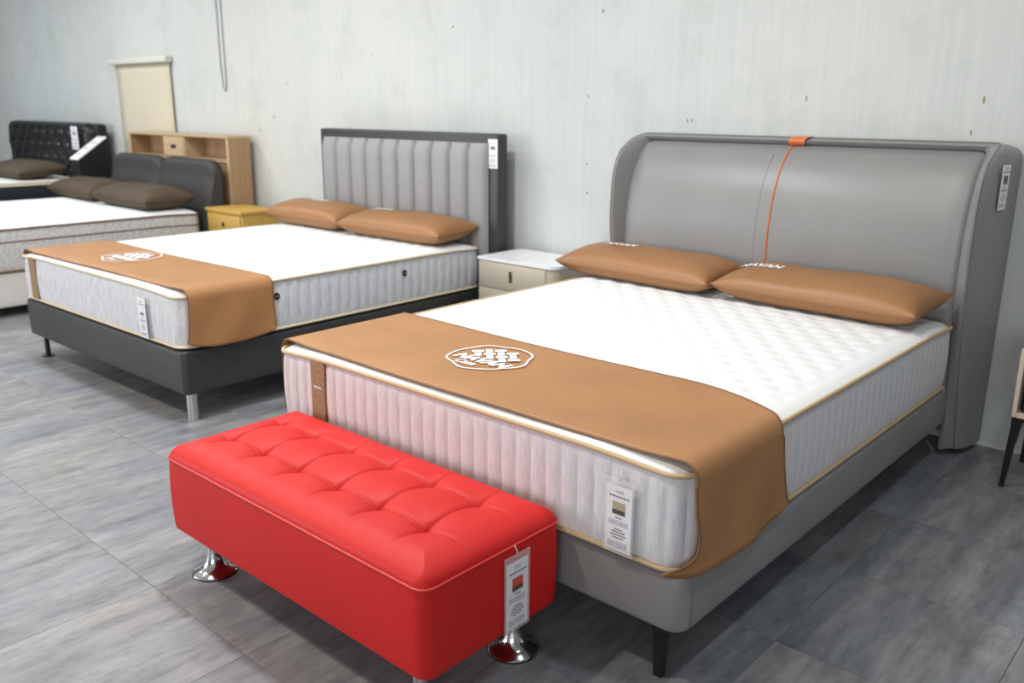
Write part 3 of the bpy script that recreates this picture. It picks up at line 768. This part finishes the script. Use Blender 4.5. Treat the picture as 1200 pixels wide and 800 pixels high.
mesh('tufted_panel', [(x, 2.362-y, z) for x, z, y in vs], fs, 'black_uph', hb4, True)
um = None
for a, b in bt:
    yy = 2.362 - tuft(a, b, .2) - .008
    if um is None:
        bm = bmesh.new(); bmesh.ops.create_uvsphere(bm, u_segments=10, v_segments=6, radius=.014); o = bm_obj('crystal_button', bm, 'chrome', hb4, True); um = o.data
    else: o = link('crystal_button', um, None, hb4)
    o.location = (a, yy, b)
mt4 = make_mattress('mattress', 'thin white mattress on the black tufted bed', (B4[0], B4[1], .665), 0, W4-.02, 2.12, .045, 'knit', 'cream_pipe', 'mattresses on the display beds', amp=.001, pitch=.2, r=.06)
make_pillow('brown fabric pillow on the black tufted bed', (-8.12, -.78, .733), .03, .1, .86, .44, .14, 'brown', 'brown', 21, 'brown pillows')
make_tag('white price card with dark mark on the black tufted headboard', (-8.07, -.305, 1.18), (0, 0, 0), .15, .22, ('ink', 'paper'), None, False)
# sign pedestal between the two far beds
sp = thing('sign_pedestal', 'black pedestal with slanted white printed top beside the black tufted headboard', 'pedestal', (-7.52, -.42, 0), .0)
w_, d_ = .085, .13
pv = [(-w_, -d_, 0), (w_, -d_, 0), (w_, d_, 0), (-w_, d_, 0), (-w_, -d_, .90), (w_, -d_, .90), (w_, d_, 1.08), (-w_, d_, 1.08)]
mesh('body', pv, [(3, 2, 1, 0), (0, 1, 5, 4), (1, 2, 6, 5), (2, 3, 7, 6), (3, 0, 4, 7), (4, 5, 6, 7)], 'black', sp)
sl = (1.08-.90)/(2*d_)
def plate(n, x0, x1, y0, y1, z0, z1, m):
    vs = [(x, y, .90+(y+d_)*sl+z) for z in (z0, z1) for x, y in ((x0, y0), (x1, y0), (x1, y1), (x0, y1))]
    mesh(n, vs, [(3, 2, 1, 0), (4, 5, 6, 7), (0, 1, 5, 4), (1, 2, 6, 5), (2, 3, 7, 6), (3, 0, 4, 7)], m, sp)
plate('sign_plate', -w_-.006, w_+.006, -d_-.008, d_+.008, .001, .014, 'paper')
for k in range(4): plate('printed_line', -w_*.7, w_*(.3+.1*k), -d_*.7+.07*k, -d_*.7+.07*k+.02, .0145, .0152, 'ink_light')

# ------------------------------------------------------------------ wall fittings: roller blind and its chain
rb = thing('roller_blind', 'cream roller blind hanging on the wall above the oak headboard', 'blind', (-7.70, -.002, 0))
box('cassette', (0, -.075, 1.745), (1.11, .0, 1.80), 'blind_bar', rb, .012, 3)
bv = []; 
for j in range(13):
    z = .75 + (1.75-.75)*j/12
    for i in range(9): x = .06 + 1.02*i/8; bv.append((x, -.022 + .004*math.sin(i*.8)*(1-j/12), z))
fb = mesh('blind_fabric', bv, [(j*9+i, j*9+i+1, j*9+i+10, j*9+i+9) for j in range(12) for i in range(8)], 'blind', rb, True)
fb.modifiers.new('thickness', 'SOLIDIFY').thickness = .003
tube('bottom_bar', [(.06, -.022, .745), (1.08, -.022, .745)], .010, 'blind_bar', rb, 8)
cp = [(-5.83, -.008, 2.9)] + [(-5.83+.02*math.sin(q*2), -.008, 2.9-1.33*q) for q in (.3, .6, .9)] + [(-5.79, -.008, 1.52), (-5.765, -.008, 1.50), (-5.745, -.008, 1.53)] + [(-5.745, -.008, 1.6+1.3*q) for q in (0, .35, .7, 1)]
tag(tube('pull_chain', cp, .006, 'cable', None, 6), 'thin grey pull chain looped down the wall beside the roller blind', 'chain')
